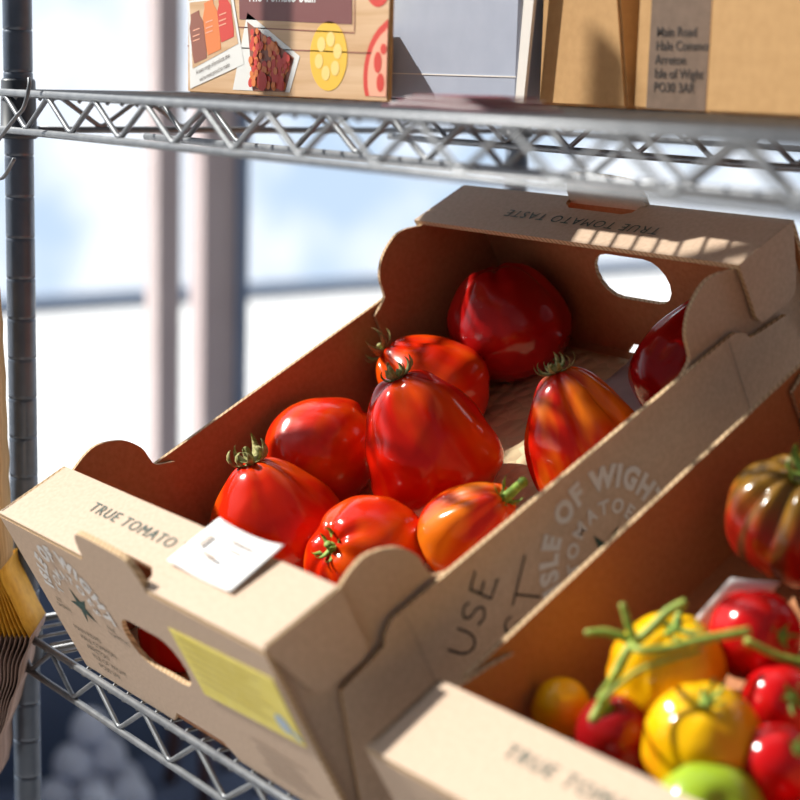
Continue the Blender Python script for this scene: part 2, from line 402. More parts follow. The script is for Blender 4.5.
def crate(loc, th, W=.4025, Ln=.542, H=.165, H0=.119, led=.067, humps=True, hx=.197):
    c = empty('tomato_crate', loc, (th,0,0))
    t = .004
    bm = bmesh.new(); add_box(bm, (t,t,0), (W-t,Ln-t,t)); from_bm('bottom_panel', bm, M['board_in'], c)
    # end panels with grip hole, raised locking tab and a drain notch at the foot
    hole = capsule(hx, H*.53, .092, .046)
    tab = smooth2([(hx+.050,H-.003),(hx+.049,H+.010),(hx+.042,H+.022),(hx+.022,H+.025),(hx-.020,H+.026),(hx-.034,H+.024),(hx-.042,H+.014),(hx-.046,H-.002)], 3)
    outline = [(0,0)] + [(hx-.045,0),(hx-.030,.014),(hx+.040,.014),(hx+.055,0)] + [(W,0),(W,H-.004),(hx+.058,H-.004)] + tab + [(hx-.050,H-.004),(0,H-.004)]
    ends = []
    for o, ex in (((0,0,0),(1,0,0)), ((W,Ln,0),(-1,0,0))):
        pl = outline if ex[0] > 0 else [(W-a, b_) for a, b_ in reversed(outline)]
        hl = hole if ex[0] > 0 else [(W-a, b_) for a, b_ in reversed(hole)]
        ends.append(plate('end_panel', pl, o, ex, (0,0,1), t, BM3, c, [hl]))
    for o, ex in (((0,0,0),(1,0,0)), ((W,Ln,0),(-1,0,0))):
        q_ = 1 if ex[0] > 0 else -1; tb_ = [(hx-.044,H-.004)] + [(hx+.048,H-.004)] + tab[1:-1]
        if q_ < 0: tb_ = [(W-a, b_) for a, b_ in reversed(tb_)]
        plate('grip_flap', tb_, o, ex, (0,0,1), .0010, OO, c, off=-t-.0001)
    # folded ledges along the two ends, with the slot the tab comes through
    leds = []
    for o, ex, ey in (((0,.0005,H),(1,0,0),(0,1,0)), ((W,Ln-.0005,H),(-1,0,0),(0,-1,0))):
        q = hx if ex[0] > 0 else W-hx
        pl = [(0,0),(q-.045,0),(q-.043,.015),(q-.034,.019),(q+.032,.018),(q+.042,.012),(q+.047,0),(W,0),(W,led),(0,led)]
        leds.append(plate('top_ledge', pl, o, ex, ey, t, BM3, c))
    # sides
    if humps:
        outer = [(.007,0),(Ln-.007,0),(Ln-.021,.050),(Ln-.036,.1010),(Ln-.068,.1045),(Ln-.078,.1065),(Ln-.082,.113),(Ln-.091,H0),(.091,H0),(.082,.113),(.078,.1065),(.068,.1045),(.036,.1010),(.021,.050)]
        hump = [(.002,0),(.152,0)] + smooth2([(.152,H0-.006),(.136,H0+.002),(.133,.130),(.131,.142),(.120,.157),(.100,.167),(.085,.1665),(.068,.1605)],4) + [(.002,.160)]
        ltab = [(.003,H),(.003,H-.006),(.013,.128)] + smooth2([(.016,.121),(.021,.1125),(.030,.1095),(.050,.1095),(.061,.1105),(.066,.118),(.066,.128)],4) + [(.067,H-.006),(.067,H)]
    else:
        outer = [(.002,0),(Ln-.002,0),(Ln-.002,H-.03),(Ln-.07,H-.03),(Ln-.078,H0),(.085,H0),(.078,H-.03),(.002,H-.03)]
        hump = [(.002,0),(.12,0),(.12,H0-.008),(.10,H0-.002),(.078,H0+.002),(.067,H-.006),(.002,H-.006)]
        ltab = [(.003,H),(.008,H-.024),(.02,H-.028),(.055,H-.028),(.064,H-.024),(.067,H)]
    rev = lambda pl: [(Ln-a, b_) for a, b_ in reversed(pl)]
    sides = []
    for side in (0, 1):
        if side: o, ex, mir = (W,0,0), (0,1,0), False
        else: o, ex, mir = (0,Ln,0), (0,-1,0), True
        f = rev if mir else (lambda pl: pl)
        sides.append(plate('side_panel', f(outer), o, ex, (0,0,1), t, BM3, c))
        for e in (0, 1):
            hp = hump if e == 0 else rev(hump); tb = ltab if e == 0 else rev(ltab)
            plate('corner_flap', f(hp), o, ex, (0,0,1), .0035, BM3, c, off=-t-.0025)
            plate('ledge_tab', f(tb), o, ex, (0,0,1), t, [M['board_out']]*2+[M['board_edge']], leds[e], off=.0002)
    return c, ends, leds, sides

TH1 = .496
C1, ends1, leds1, sides1 = crate((.1203, .0028, ZL+.0048), TH1)
tag(C1, 'deep tilted cardboard tomato crate with tall curved corners and large ribbed red tomatoes', 'crate')
C2, ends2, leds2, sides2 = crate((.5703, .0218, ZL+.0048), .5295, H=.100, H0=.0886, humps=False)
tag(C2, 'shallow cardboard tomato crate in the right foreground holding mixed small tomatoes', 'crate')

def ledge_text(leds, H, W=.4025, Ln=.542):
    S = Surf((0,0,H), (1,0,0), (0,1,0)); a = S.text('TRUE TOMATO TASTE', .188, .0385, .0150, sx=1.10, align='CENTER', spacing=1.18)
    print_mesh('slogan_lettering', [a], M['ink_green'], leds[0])
    S = Surf((0,0,H), (-1,0,0), (0,-1,0)); a = S.text('TRUE TOMATO TASTE', -.198, -Ln+.0330, .0150, sx=1.10, align='CENTER', spacing=1.18)
    print_mesh('slogan_lettering', [a], M['ink_green'], leds[1])
ledge_text(leds1, .165); ledge_text(leds2, .100)
SF = Surf((0,0,0), (1,0,0), (0,0,1)); 
logo(SF, .082, .094, ends1[0])
ch = [SF.text(s_, x_, z_, .0078, sx=1.1) for s_, x_, z_ in (('MAIN ROAD', .032, .0530), ('HALE COMMON', .034, .0430), ('ARRETON', .036, .0330), ('ISLE OF WIGHT', .038, .0230), ('PO30 3AR', .040, .0130))]
print_mesh('address_lettering', ch, M['ink_grey'], ends1[0])
print_mesh('small_lettering', [SF.text('EST', .028, .082, .0065), SF.text('GROWN', .022, .075, .0065)], M['ink_grey'], ends1[0]); print_mesh('small_lettering', [SF.text('FINE', .118, .082, .0065), SF.text('TOMATOES', .114, .075, .0065)], M['ink_grey'], ends1[0])
ch = [SF.stroke([(.300+.004*(i%2), .046-.0062*i), (.372-.006*((i*3)%4), .046-.0062*i)], .0012) for i in range(6)]
print_mesh('small_print', ch, M['ink_faint'], ends1[0])
# yellow product label on the end panel
lb = plate('product_label', [(.256,.070),(.394,.078),(.396,.139),(.256,.133)], (0,0,0), (1,0,0), (0,0,1), .0004, [M['label_yellow']], ends1[0], off=.0009)
lb['label'] = 'yellow printed product label'
SL = Surf((0,0,0), (1,0,0), (0,0,1), .0013)
print_mesh('label_print', [SL.stroke([(.264, .126-.008*i+.0003*i), (.372-.009*((i*2)%3), .129-.008*i)], .0016) for i in range(6)], M['label_line'], lb)
print_mesh('label_emblem', [SL.disc(.376,.092,.0085), SL.stroke([(.384,.088),(.392,.083)], .006)], M['label_blue'], lb)
# side panel prints
SS = Surf((.4025,0,0), (0,1,0), (0,0,1))
logo(SS, .2705, .0430, sides1[1], 1.10)
def wr(pts, a0, b0):
    return [(.1316+(a+a0)*.8-(b_+b0)*.6, .0532+(a+a0)*.6+(b_+b0)*.8) for a, b_ in pts]
LS = [(.013,.018),(.008,.021),(.002,.0175),(.004,.012),(.010,.0095),(.013,.0045),(.007,.0),(.0,.003)]
u_ = [wr([(0,.021),(.001,.006),(.008,-.001),(.015,.005),(.016,.020)],0,0), wr(LS,.0225,0), wr([(.044,.022),(.043,0)],0,0), wr([(.043,.0215),(.057,.023)],0,0), wr([(.043,.011),(.053,.012)],0,0), wr([(.043,.0),(.058,.001)],0,0),
      wr([(.014,-.020),(.013,-.037)],0,0), wr([(.009,-.025),(.014,-.020)],0,0), wr(LS,.0235,-.042), wr([(.0440,-.0215),(.080,-.0155)],0,0), wr([(.052,-.0210),(.0565,-.0440)],0,0)]
print_mesh('marker_writing', [SS.stroke(q, .0018) for q in u_], M['marker'], sides1[1])
for x_, w_ in ((.1005,.0006),(.4420,.0009)): print_mesh('fold_crease', [SS.stroke([(x_,.1165), (x_-.0008,.01)], w_)], M['ink_faint'], sides1[1])

# supports that hold the raised backs of the crates
def carton(name, lo, hi, m, parts=True):
    cx, cy = (lo[0]+hi[0])/2, (lo[1]+hi[1])/2
    e = empty(name, (cx, cy, lo[2])); a = (lo[0]-cx, lo[1]-cy, 0); b_ = (hi[0]-cx, hi[1]-cy, hi[2]-lo[2])
    bm = bmesh.new(); add_box(bm, a, (b_[0], b_[1], b_[2]-.004)); bmesh.ops.bevel(bm, geom=bm.edges[:], offset=.0015, segments=2, affect='EDGES')
    from_bm('box_body', bm, m, e)
    bm = bmesh.new(); mid = 0
    add_box(bm, (a[0],a[1],b_[2]-.004), (b_[0],mid-.001,b_[2]-.0005)); add_box(bm, (a[0],mid+.001,b_[2]-.004), (b_[0],b_[1],b_[2]-.0005))
    from_bm('top_flaps', bm, m, e)
    bm = bmesh.new(); add_box(bm, (a[0],mid-.02,b_[2]-.0005), (b_[0],mid+.02,b_[2])); from_bm('sealing_tape', bm, M['label_line'], e)
    return e
DZ = ZL+.0043
s1 = carton('support_box', (.16,.385,DZ), (.48,.56,DZ+.385*math.tan(TH1)-.0042), M['plain_kraft']); tag(s1, 'plain kraft box propping the raised back of the deep crate', 'box')
s2 = carton('support_box', (.62,.385,DZ), (.94,.56,DZ+.363*math.tan(.5295)-.0042), M['plain_kraft']); tag(s2, 'plain kraft box propping the raised back of the shallow crate', 'box')

# ------------------------------------------------------------------ tomatoes
def sm(a, b, x):
    t = max(0, min(1, (x-a)/(b-a))); return t*t*(3-2*t)

def tomato_mesh(r, hgt, neck=.0, ridges=6, depth=.08, seed=0, dimple=.12, bottom=.0, lump=.06, tip=0., belly=.15, nu=88, nv=56, fade=.75):
    """fruit body, stem end at +z; hgt = half height / r; neck narrows the stem end; creases run down from the stem"""
    rnd = random.Random(seed)
    cre = [2*PI*(i + rnd.uniform(-.28,.28))/ridges for i in range(ridges)]
    dep = [rnd.uniform(.5,1.2) for _ in cre]; wid = [rnd.uniform(.16,.30)*6/max(ridges,6) for _ in cre]; ln = [rnd.uniform(.5,1.)*fade for _ in cre]
    off = V(rnd.uniform(-9,9), rnd.uniform(-9,9), rnd.uniform(-9,9))
    bm = bmesh.new(); rows = []
    for j in range(nv+1):
        phi = PI*j/nv; row = []
        for i in range(nu if 0 < j < nv else 1):
            t = 2*PI*i/nu; s, c = math.sin(phi), math.cos(phi)
            rho = s * (1 - neck*sm(-.25, .95, c)) * (1 + belly*sm(.0,-.6,c)*sm(-1.0,-.6,c))
            rho *= (1 - tip*sm(.2,-1,c))
            z = c*hgt
            if c < 0: z *= (1-bottom)
            if c > 0: z -= dimple*math.exp(-(phi/.30)**2)
            if ridges:
                q = 0
                for k in range(ridges):
                    d = (t-cre[k]+PI) % (2*PI) - PI
                    q += dep[k]*math.exp(-(d/wid[k])**2) * (1-sm(ln[k]*.75*PI*.55, ln[k]*PI, phi))
                q *= sm(.03,.35,phi)
                rho *= 1 - depth*q; z -= depth*.45*q*max(c,0)
            p = V(rho*math.cos(t), rho*math.sin(t), z)
            nn = noise.noise(p*1.1+off)*lump + noise.noise(p*2.3+off)*lump*.4
            p *= (1+nn)
            row.append(bm.verts.new(p*r))
        rows.append(row)
    for j in range(nv):
        a, b_ = rows[j], rows[j+1]
        for i in range(nu):
            k = (i+1) % nu
            if len(a) == 1: bm.faces.new((a[0], b_[i], b_[k]))
            elif len(b_) == 1: bm.faces.new((a[i], b_[0], a[k]))
            else: bm.faces.new((a[i], b_[i], b_[k], a[k]))
    top = rows[0][0].co.z
    bmesh.ops.recalc_face_normals(bm, faces=bm.faces)
    return bm, top

def calyx_mesh(n, ln, seed, curl=1.0, wd=.16, lift=.35, base=.0, stub=.006, stub_r=.0022):
    rnd = random.Random(seed); bm = bmesh.new()
    for k in range(n):
        a = 2*PI*(k+rnd.uniform(-.25,.25))/n; l = ln*rnd.uniform(.75,1.2); cu = curl*rnd.uniform(.5,1.4); tw = rnd.uniform(-1,1)*curl
        m_ = 9; prev = None; p = V(0,0,base); dirn = a; el = lift*rnd.uniform(.2,1.3)-.25
        for i in range(m_+1):
            u = i/m_; wdt = ln*wd*(math.sin(PI*min(1,(u*.85+.15)))**.8)*(1-u*.55)
            d = V(math.cos(dirn)*math.cos(el), math.sin(dirn)*math.cos(el), math.sin(el)); sd = V(-math.sin(dirn), math.cos(dirn), 0)
            nrm = d.cross(sd)
            ring = [bm.verts.new(p+sd*wdt), bm.verts.new(p-nrm*wdt*.35), bm.verts.new(p-sd*wdt), bm.verts.new(p+nrm*wdt*.1)]
            if prev:
                for q in range(4): bm.faces.new((prev[q], prev[(q+1)%4], ring[(q+1)%4], ring[q]))
            prev = ring; p = p + d*l/m_; el += cu*.35*(u+.2); dirn += tw*.28*u
        bm.faces.new(prev)
    # hub
    add_tube(bm, [(0,0,base-.002),(0,0,base),(0,0,base+.0015)], [stub_r*1.2, stub_r*2.2, stub_r*1.2], 10)
    bmesh.ops.recalc_face_normals(bm, faces=bm.faces)
    return bm

def tomato(loc, axis, r, m, label, group=None, spin=0, calyx=None, stem=None, name='tomato', **kw):
    bm, top = tomato_mesh(r, **kw)
    rot = Vector(axis).normalized().to_track_quat('Z', 'Y').to_matrix().to_4x4() @ Matrix.Rotation(spin, 4, 'Z')
    e = empty(name, loc); e.matrix_world = Matrix.Translation(loc) @ rot
    tag(e, label, 'tomato', group)
    from_bm('flesh', bm, M[m], e, True)
    if calyx:
        n, ln, cm, curl = calyx[:4]
        c_ = from_bm('calyx', calyx_mesh(n, ln, calyx[4] if len(calyx) > 4 else 1, curl, base=top+.0006), M[cm], e, True)
        if stem:
            bm = bmesh.new(); l, rr, bend = stem
            pts = smooth_path([(0,0,top-.002),(bend*.2*l,0,top+l*.4),(bend*l*.55,0,top+l*.75),(bend*l,0,top+l)], 4)
            k = len(pts); add_tube(bm, pts, [rr*(1.25-.45*i/k) if i < k-2 else rr*1.15 for i in range(k)], 10)
            from_bm('stem', bm, M[cm], c_, True)
    return e

G1 = 'ribbed oxheart tomatoes in the deep crate'; G2 = 'mixed tomatoes in the shallow crate'  # centres, sizes and stem axes below computed from image pixels and camera directions
# deep crate
tomato((.1960,.3960,.1190), (-.231,-.176,.957), .0585, 't_shaded', 'red tomato with shade put into its dark skin, against the back wall of the deep crate', G1, .4, None, hgt=.98, neck=.12, ridges=7, depth=.13, seed=3, dimple=.14, lump=.06, belly=.05)
tomato((.2860,.2370,.0340), (-.20,-.36,.905), .0575, 't_red', 'largest smooth red tomato with shrivelled stem at the centre of the crate', G1, 1.1, (9,.024,'sepal_dry',1.9,2), (.006,.0024,.5), hgt=1.18, neck=.20, ridges=5, depth=.08, seed=11, dimple=.06, belly=.10, lump=.12, fade=.5)
tomato((.1860,.3150,.0640), (-.66,-.50,.52), .0480, 't_bright', 'red tomato lying on its side behind the central one, stem pointing left', G1, .7, (7,.032,'sepal_dry',.9,5), (.008,.002,.6), hgt=1.14, neck=.18, ridges=7, depth=.15, seed=22, dimple=.08)
tomato((.1740,.2080,.0110), (-.238,.84,.487), .0500, 't_bright', 'smooth stemless red tomato by the left wall between two stemmed ones', G1, 0, None, hgt=1.10, neck=.10, ridges=5, depth=.10, seed=31, dimple=.1, belly=.05)
tomato((.2080,.1330,-.0330), (-.177,-.286,.942), .0610, 't_bright', 'bell shaped red tomato with curly dry sepals behind the white card', G1, 2.1, (9,.032,'sepal_dry',2.4,9), (.006,.0024,.2), hgt=.94, neck=.30, ridges=6, depth=.10, seed=42, dimple=.07, fade=.75, belly=.08)
tomato((.3240,.1430,-.0380), (.12,-.90,.36), .0500, 't_bright', 'round red tomato at the front ledge with green calyx facing outwards', G1, .9, (7,.020,'sepal_green',1.2,4), (.007,.0028,.3), hgt=.84, neck=.08, ridges=6, depth=.10, seed=51, dimple=.16)
tomato((.3990,.3080,.0520), (-.246,-.295,.923), .0505, 't_orange', 'orange flamed deeply pleated tomato beside the right wall of the crate', G1, 1.6, (9,.023,'sepal_dry',1.3,6), (.006,.0026,-.6), hgt=1.26, neck=.14, ridges=7, depth=.19, seed=64, dimple=.06, fade=.95, belly=.12)
tomato((.3900,.2010,-.0080), (.60,.20,.62), .0375, 't_flame', 'orange red tomato with thick green stalk near the right wall', G1, .2, (7,.017,'sepal_green',1.0,8), (.028,.0036,-.35), hgt=1.22, neck=.20, ridges=6, depth=.18, seed=73, dimple=.12)
tomato((.4030,.4170,.1180), (.16,.36,.92), .0385, 't_shaded', 'pointed red tomato with shade put into its dark skin, in the back right corner of the crate', G1, 2.4, None, hgt=1.62, neck=.48, ridges=6, depth=.13, seed=82, dimple=.02, fade=1.0)
tomato((.2320,.0330,-.1010), (.0,-.3,.95), .0380, 't_red', 'red tomato glimpsed through the grip hole of the front panel', G1, 1., None, hgt=.95, neck=.1, ridges=5, depth=.08, seed=90)
# shallow crate
tomato((.6580,.1486,-.0300), (.314,-.14,.939), .0375, 't_yellow', 'yellow tomato under the green vine, behind the front yellow one', G2, .3, (6,.022,'sepal_green',.7,31), hgt=.92, neck=.05, ridges=7, depth=.06, seed=101)
tomato((.7215,.1163,-.0520), (.25,-.20,.92), .0360, 't_yellow', 'large yellow tomato with green calyx in front of the other yellow one', G2, .9, (5,.018,'sepal_green',.9,3), (.016,.0014,.3), hgt=.90, neck=.0, ridges=6, depth=.06, seed=111)
tomato((.5978,.1134,-.0700), (.3,-.101,.657), .0195, 't_yellow', 'small yellow tomato by the left corner of the shallow crate', G2, 0, None, hgt=.95, ridges=0, depth=0, seed=121, lump=.03)
tomato((.6565,.1050,-.0690), (.10,-.45,.82), .0250, 't_dark', 'dark plum red tomato tucked below the green vine', G2, 0, (5,.009,'sepal_green',.8,7), None, hgt=1.05, ridges=0, depth=0, seed=131, lump=.03)
tomato((.6850,.2020,-.0120), (.93,-.12,.262), .0295, 't_cherry', 'round glossy red tomato just in front of the white paper scrap', G2, 0, (5,.013,'sepal_green',.8,12), None, hgt=.93, ridges=0, depth=0, seed=141, lump=.03, dimple=.1)
tomato((.7270,.1800,-.0400), (.80,-.40,.473), .0235, 't_cherry', 'small red tomato with open green calyx at the right edge', G2, 0, (6,.014,'sepal_green',.5,13), None, hgt=.93, ridges=0, depth=0, seed=151, lump=.03)
tomato((.7640,.1370,-.0590), (.70,-.05,.70), .0250, 't_cherry', 'red tomato below the small calyxed one, right of the yellow tomato', G2, 0, (5,.010,'sepal_green',.8,14), None, hgt=.95, ridges=0, depth=0, seed=161, lump=.03)
tomato((.8080,.1160,-.0830), (.5,-.2,.8), .0200, 't_cherry', 'red tomato at the bottom right corner beside the green one', G2, 0, None, hgt=.95, ridges=0, depth=0, seed=171, lump=.03)
tomato((.7530,.0920,-.0850), (.69,-.397,.605), .0335, 't_green', 'lime green unripe tomato at the front of the shallow crate', G2, 0, None, hgt=.85, ridges=0, depth=0, seed=181, lump=.03)
tomato((.6540,.2780,.0500), (.22,-.22,.95), .0540, 't_striped', 'big dark brown and red ribbed tomato at the back of the shallow crate', G2, .2, (6,.034,'sepal_green',1.0,16), (.01,.0025,.2), hgt=.80, neck=.0, ridges=11, depth=.18, seed=191, dimple=.16, fade=1.05, belly=.05)
tomato((.7430,.2600,.0100), (.2,-.1,.9), .0330, 't_dark', 'dark red tomato below the brown ribbed one at the right edge', G2, 0, None, hgt=.9, ridges=0, depth=0, seed=201, lump=.03)

# green vine lying over the yellow tomatoes
vn = empty('tomato_vine', (.6685,.1035,-.0021)); tag(vn, 'cut green tomato vine lying across the yellow tomatoes', 'vine')
def vpart(name, pts, r0, r1, parent=None):
    P = smooth_path([Vector(p)-V(.6685,.1035,-.0021) for p in pts], 5); k = len(P)
    bm = bmesh.new(); add_tube(bm, P, [r0+(r1-r0)*i/(k-1) for i in range(k)], 8)
    return from_bm(name, bm, M['vine'], parent or vn, True)
vpart('main_stem', [(.6575,.0848,-.0679+.012),(.6584,.0929,-.046+.004),(.66,.1019,-.0241),(.6622,.1092,-.0103),(.6679,.1204,.0012),(.6728,.1305,.0127),(.6785,.1401,.0192)], .0038, .0030)
vpart('side_stem', [(.6507,.0807,.0014),(.6584,.0913,.0024),(.6682,.1028,-.0021)], .0022, .0032)
vpart('side_stem', [(.6614,.1009,.0204),(.6656,.1028,.0089),(.6700,.1050,-.0032)], .0020, .0032)
vpart('side_stem', [(.6690,.1040,-.0030),(.6850,.0880,.0020),(.7001,.0797,.0049),(.7106,.0942,.0066),(.7206,.1091,.0118),(.7377,.1337,.0179)], .0020, .0028)
vpart('side_stem', [(.6600,.1000,-.0250),(.6906,.0577,-.0253),(.702,.0786,-.0069),(.7216,.1086,.0059)], .0018, .0014)
v2 = empty('tomato_vine', (.7176,.1821,-.0121)); tag(v2, 'short green vine piece beside the glossy red tomato at the right', 'vine')
P = smooth_path([Vector(p)-V(.7176,.1821,-.0121) for p in ((.7047,.1678,-.0033),(.7176,.1821,-.0121),(.7278,.1943,-.016),(.748,.212,-.022))], 5)
bm = bmesh.new(); add_tube(bm, P, .0026, 8); from_bm('main_stem', bm, M['vine'], v2, True)

# white paper scrap and packing paper
def sheet(name, o, a, b_, nu, nv, fn, mats, parent=None, th=.0006):
    """thin sheet spanned by a,b from o, displaced along its normal by fn(u,v)"""
    o, a, b_ = Vector(o), Vector(a), Vector(b_); n = a.cross(b_).normalized(); bm = bmesh.new(); T, B = [], []
    for j in range(nv+1):
        for i in range(nu+1):
            u, v_ = i/nu, j/nv; p = o + a*u + b_*v_ + n*fn(u, v_); T.append(bm.verts.new(p)); B.append(bm.verts.new(p-n*th))
    W_ = nu+1
    for j in range(nv):
        for i in range(nu):
            k = j*W_+i; bm.faces.new((T[k],T[k+1],T[k+W_+1],T[k+W_])); bm.faces.new((B[k],B[k+W_],B[k+W_+1],B[k+1]))
    rim = [(i, i+1) for i in range(nu)] + [(i+1+nv*W_, i+nv*W_) for i in range(nu)] + [((j+1)*W_, j*W_) for j in range(nv)] + [(j*W_+nu, (j+1)*W_+nu) for j in range(nv)]
    for p, q in rim: bm.faces.new((T[q],T[p],B[p],B[q]))
    return from_bm(name, bm, mats, parent, True)
sc = sheet('paper_scrap', (.6424,.1839,-.0136), (.016,.032,-.004), (.010,.026,.031), 8, 8, lambda u, v_: .003*math.sin(3*u), M['card'])
tag(sc, 'white paper scrap standing between brown ribbed and red tomato', 'paper')
M['pack'] = mat('embossed_packing_paper', (.60,.48,.29), .85); m = M['pack']; b = m.node_tree.nodes['Principled BSDF']
tc = N(m,'ShaderNodeTexCoord'); vo = N(m,'ShaderNodeTexVoronoi'); vo.inputs['Scale'].default_value=62; bp = N(m,'ShaderNodeBump'); bp.inputs['Distance'].default_value=.006; bp.inputs['Strength'].default_value=.8; bp.invert=True
L(m,tc.outputs['Object'],vo.inputs['Vector']); L(m,vo.outputs['Distance'],bp.inputs['Height']); L(m,bp.outputs['Normal'],b.inputs['Normal'])
def wavy(u, v_): return .0035 + .0025*noise.noise(V(u*5,v_*6,0))
pk = sheet('packing_paper', (0,0,0), (.376,0,0), (0,.50,0), 40, 50, wavy, M['pack']); pk.rotation_euler = (TH1,0,0)
pk.location = V(.1203+.013, .0028, ZL+.0048) + Matrix.Rotation(TH1,3,'X') @ V(0,.022,.0052)
tag(pk, 'beige embossed packing paper lining the floor of the deep crate', 'paper')
M['film'] = noisy('grey_packing_sheet', (.30,.26,.26), (.42,.38,.38), 20, .35, .3)
fm = sheet('packing_sheet', (0,0,0), (.17,.012,0), (.0,.085,0), 24, 16, lambda u, v_: .004+.006*abs(noise.noise(V(u*4,v_*4,3))), M['film']); fm.rotation_euler = (TH1,0,0)
fm.location = V(.1203, .0028, ZL+.0048) + Matrix.Rotation(TH1,3,'X') @ V(.185,.445,.0095)
tag(fm, 'crumpled grey tissue sheet on the crate floor by the back wall', 'paper')

# price card lying on the front ledge
pc = sheet('price_card', (0,0,0), (.0855,0,0), (0,.050,0), 14, 8, lambda u, v_: .0012+.0050*(u-.5)**2*4*(.3+.7*v_)+.0030*(1-v_)*(u<.5)*(.5-u), M['card'], th=.0005)
pc.location = V(.1203, .0028, ZL+.0048) + Matrix.Rotation(TH1,3,'X') @ V(.2418,.0265,.1652); pc.rotation_euler = (TH1,0,0)
tag(pc, 'curled white price card lying on the front ledge of the deep crate', 'card')
SP = Surf((0,0,0), (1,0,0), (0,1,0), .0052)
print_mesh('card_writing', [SP.stroke([(.013,.022),(.013,.034)], .0035), SP.stroke([(.030,.037),(.064,.036)], .0016), SP.stroke([(.036,.030),(.060,.029)], .0012), SP.stroke([(.024,.018),(.042,.017)], .0026)], M['ink_faint'], pc)

# ------------------------------------------------------------------ things on the upper shelf
TOPZ = ZU+.0040
M['wood_print'] = noisy('printed_wood_background', (.60,.36,.18), (.74,.50,.30), 14, .5, 0, stretch=(.4,1,8))
M['maroon'] = mat('maroon_print', (.20,.06,.055), .5); M['polaroid'] = mat('white_photo_border', (.82,.81,.78), .4)
M['pr_orange'] = mat('orange_print', (.80,.22,.05), .5); M['pr_red'] = mat('red_print', (.66,.05,.03), .5); M['pr_yellow'] = mat('yellow_print', (.88,.52,.05), .5)
M['pr_pale'] = mat('pale_seed_print', (.90,.66,.22), .5); M['pr_dark'] = mat('dark_print', (.10,.06,.05), .5); M['pr_pink'] = mat('flesh_print', (.88,.42,.28), .5); M['pr_brown'] = mat('brown_print', (.30,.10,.06), .5)
M['blue_board'] = noisy('pale_blue_board', (.37,.42,.54), (.40,.45,.57), 40, .6, .02); M['white_board'] = mat('white_board_edge', (.80,.78,.75), .6)
e = empty('display_board', (.184,.15,TOPZ)); tag(e, 'printed display board with pictures of tomatoes and jars on upper shelf', 'sign')
bm = bmesh.new(); add_box(bm, (-.150,.0005,0), (.1505,.0045,.165)); bmesh.ops.bevel(bm, geom=bm.edges[:], offset=.001, segments=1, affect='EDGES')
from_bm('backing_board', bm, M['plain_kraft'], e)
bm = bmesh.new(); add_box(bm, (-.03,.005,.008), (.03,.008,.14)); bmesh.ops.rotate(bm, verts=bm.verts, cent=(0,.005,.14), matrix=Matrix.Rotation(.30,3,'X')); from_bm('rear_strut', bm, M['plain_kraft'], e)
plate('picture_panel', [(-.150,.001),(.150,.001),(.150,.164),(-.150,.164)], (0,0,0), (1,0,0), (0,0,1), .0006, [M['wood_print']], e, off=.0005)
pp = e.children[-1]
def SBf(l): return Surf((-.184,0,-TOPZ), (1,0,0), (0,0,1), l)
S0, S1_, S2_, S3_, S4_ = SBf(.0008), SBf(.0010), SBf(.0012), SBf(.0014), SBf(.0016)
print_mesh('title_band', [S0.poly([(.121,.3824),(.2865,.3775),(.2837,.47),(.117,.45)])], M['maroon'], pp)
print_mesh('title_lettering', [S1_.text('The Tomato Stall', .133, .3972, .0150, rot=-.022, bold=.0003, sx=.98)], M['polaroid'], pp)
print_mesh('plank_line', [S0.stroke([(.0330,.3600),(.334,.3555)], .0010), S0.stroke([(.118,.3760),(.290,.3710)], .0010), S0.stroke([(.2900,.372),(.288,.47)], .0010)], M['pr_brown'], pp)
print_mesh('yellow_slice', [S0.disc(.255,.353,.0262,.0270,32)], M['pr_yellow'], pp)
print_mesh('slice_seeds', [S1_.disc(.255+.0135*math.cos(a), .353+.0135*math.sin(a), .0058) for a in [2*PI*i/6+.3 for i in range(6)]], M['pr_pale'], pp)
cut = lambda cx, cz, r_, xm: [(min(cx+r_*math.cos(2*PI*i/32), xm), cz+r_*1.05*math.sin(2*PI*i/32)) for i in range(32)]
print_mesh('red_slice', [S0.poly([q if q[1] > .3235 else (q[0], .3235) for q in cut(.345,.338,.042,.3335)])], M['pr_red'], pp)
print_mesh('slice_flesh', [S1_.poly([q if q[1] > .3235 else (q[0], .3235) for q in cut(.345,.338,.036,.3335)])], M['pr_pink'], pp)
print_mesh('slice_seeds', [S2_.disc(.322,.349,.005,.008), S2_.disc(.329,.359,.004,.004), S2_.disc(.326,.334,.005,.007)], M['pr_red'], pp); print_mesh('red_slice', [S0.disc(.320,.408,.017,.018)], M['pr_red'], pp)
# tilted snapshot of jars
print_mesh('snapshot_border', [S1_.poly([(.0385,.3225),(.1293,.3453),(.110,.4030),(.0345,.3990)])], M['polaroid'], pp)
print_mesh('snapshot_picture', [S2_.poly([(.0430,.3401),(.1199,.3622),(.1065,.4000),(.0375,.3975)])], M['wood_print'], pp)
def jar(S, x, z, w_, h, rot):
    c_, s_ = math.cos(rot), math.sin(rot); pts = [(-w_,-h),(w_,-h),(w_*1.1,-h*.7),(w_*1.1,h*.5),(w_*.7,h*.8),(w_*.7,h),(-w_*.7,h),(-w_*.7,h*.8),(-w_*1.1,h*.5),(-w_*1.1,-h*.7)]
    return S.poly([(x+a*c_-b2*s_, z+a*s_+b2*c_) for a, b2 in pts])
print_mesh('jar_picture', [jar(S3_, .0520, .3680, .0110, .0215, .24)], M['pr_brown'], pp); print_mesh('jar_picture', [jar(S3_, .0985,.3830,.0105,.0180,.24)], M['pr_red'], pp)
print_mesh('jar_picture', [jar(S3_, .0755, .3765, .0112, .0225, .24)], M['pr_orange'], pp)
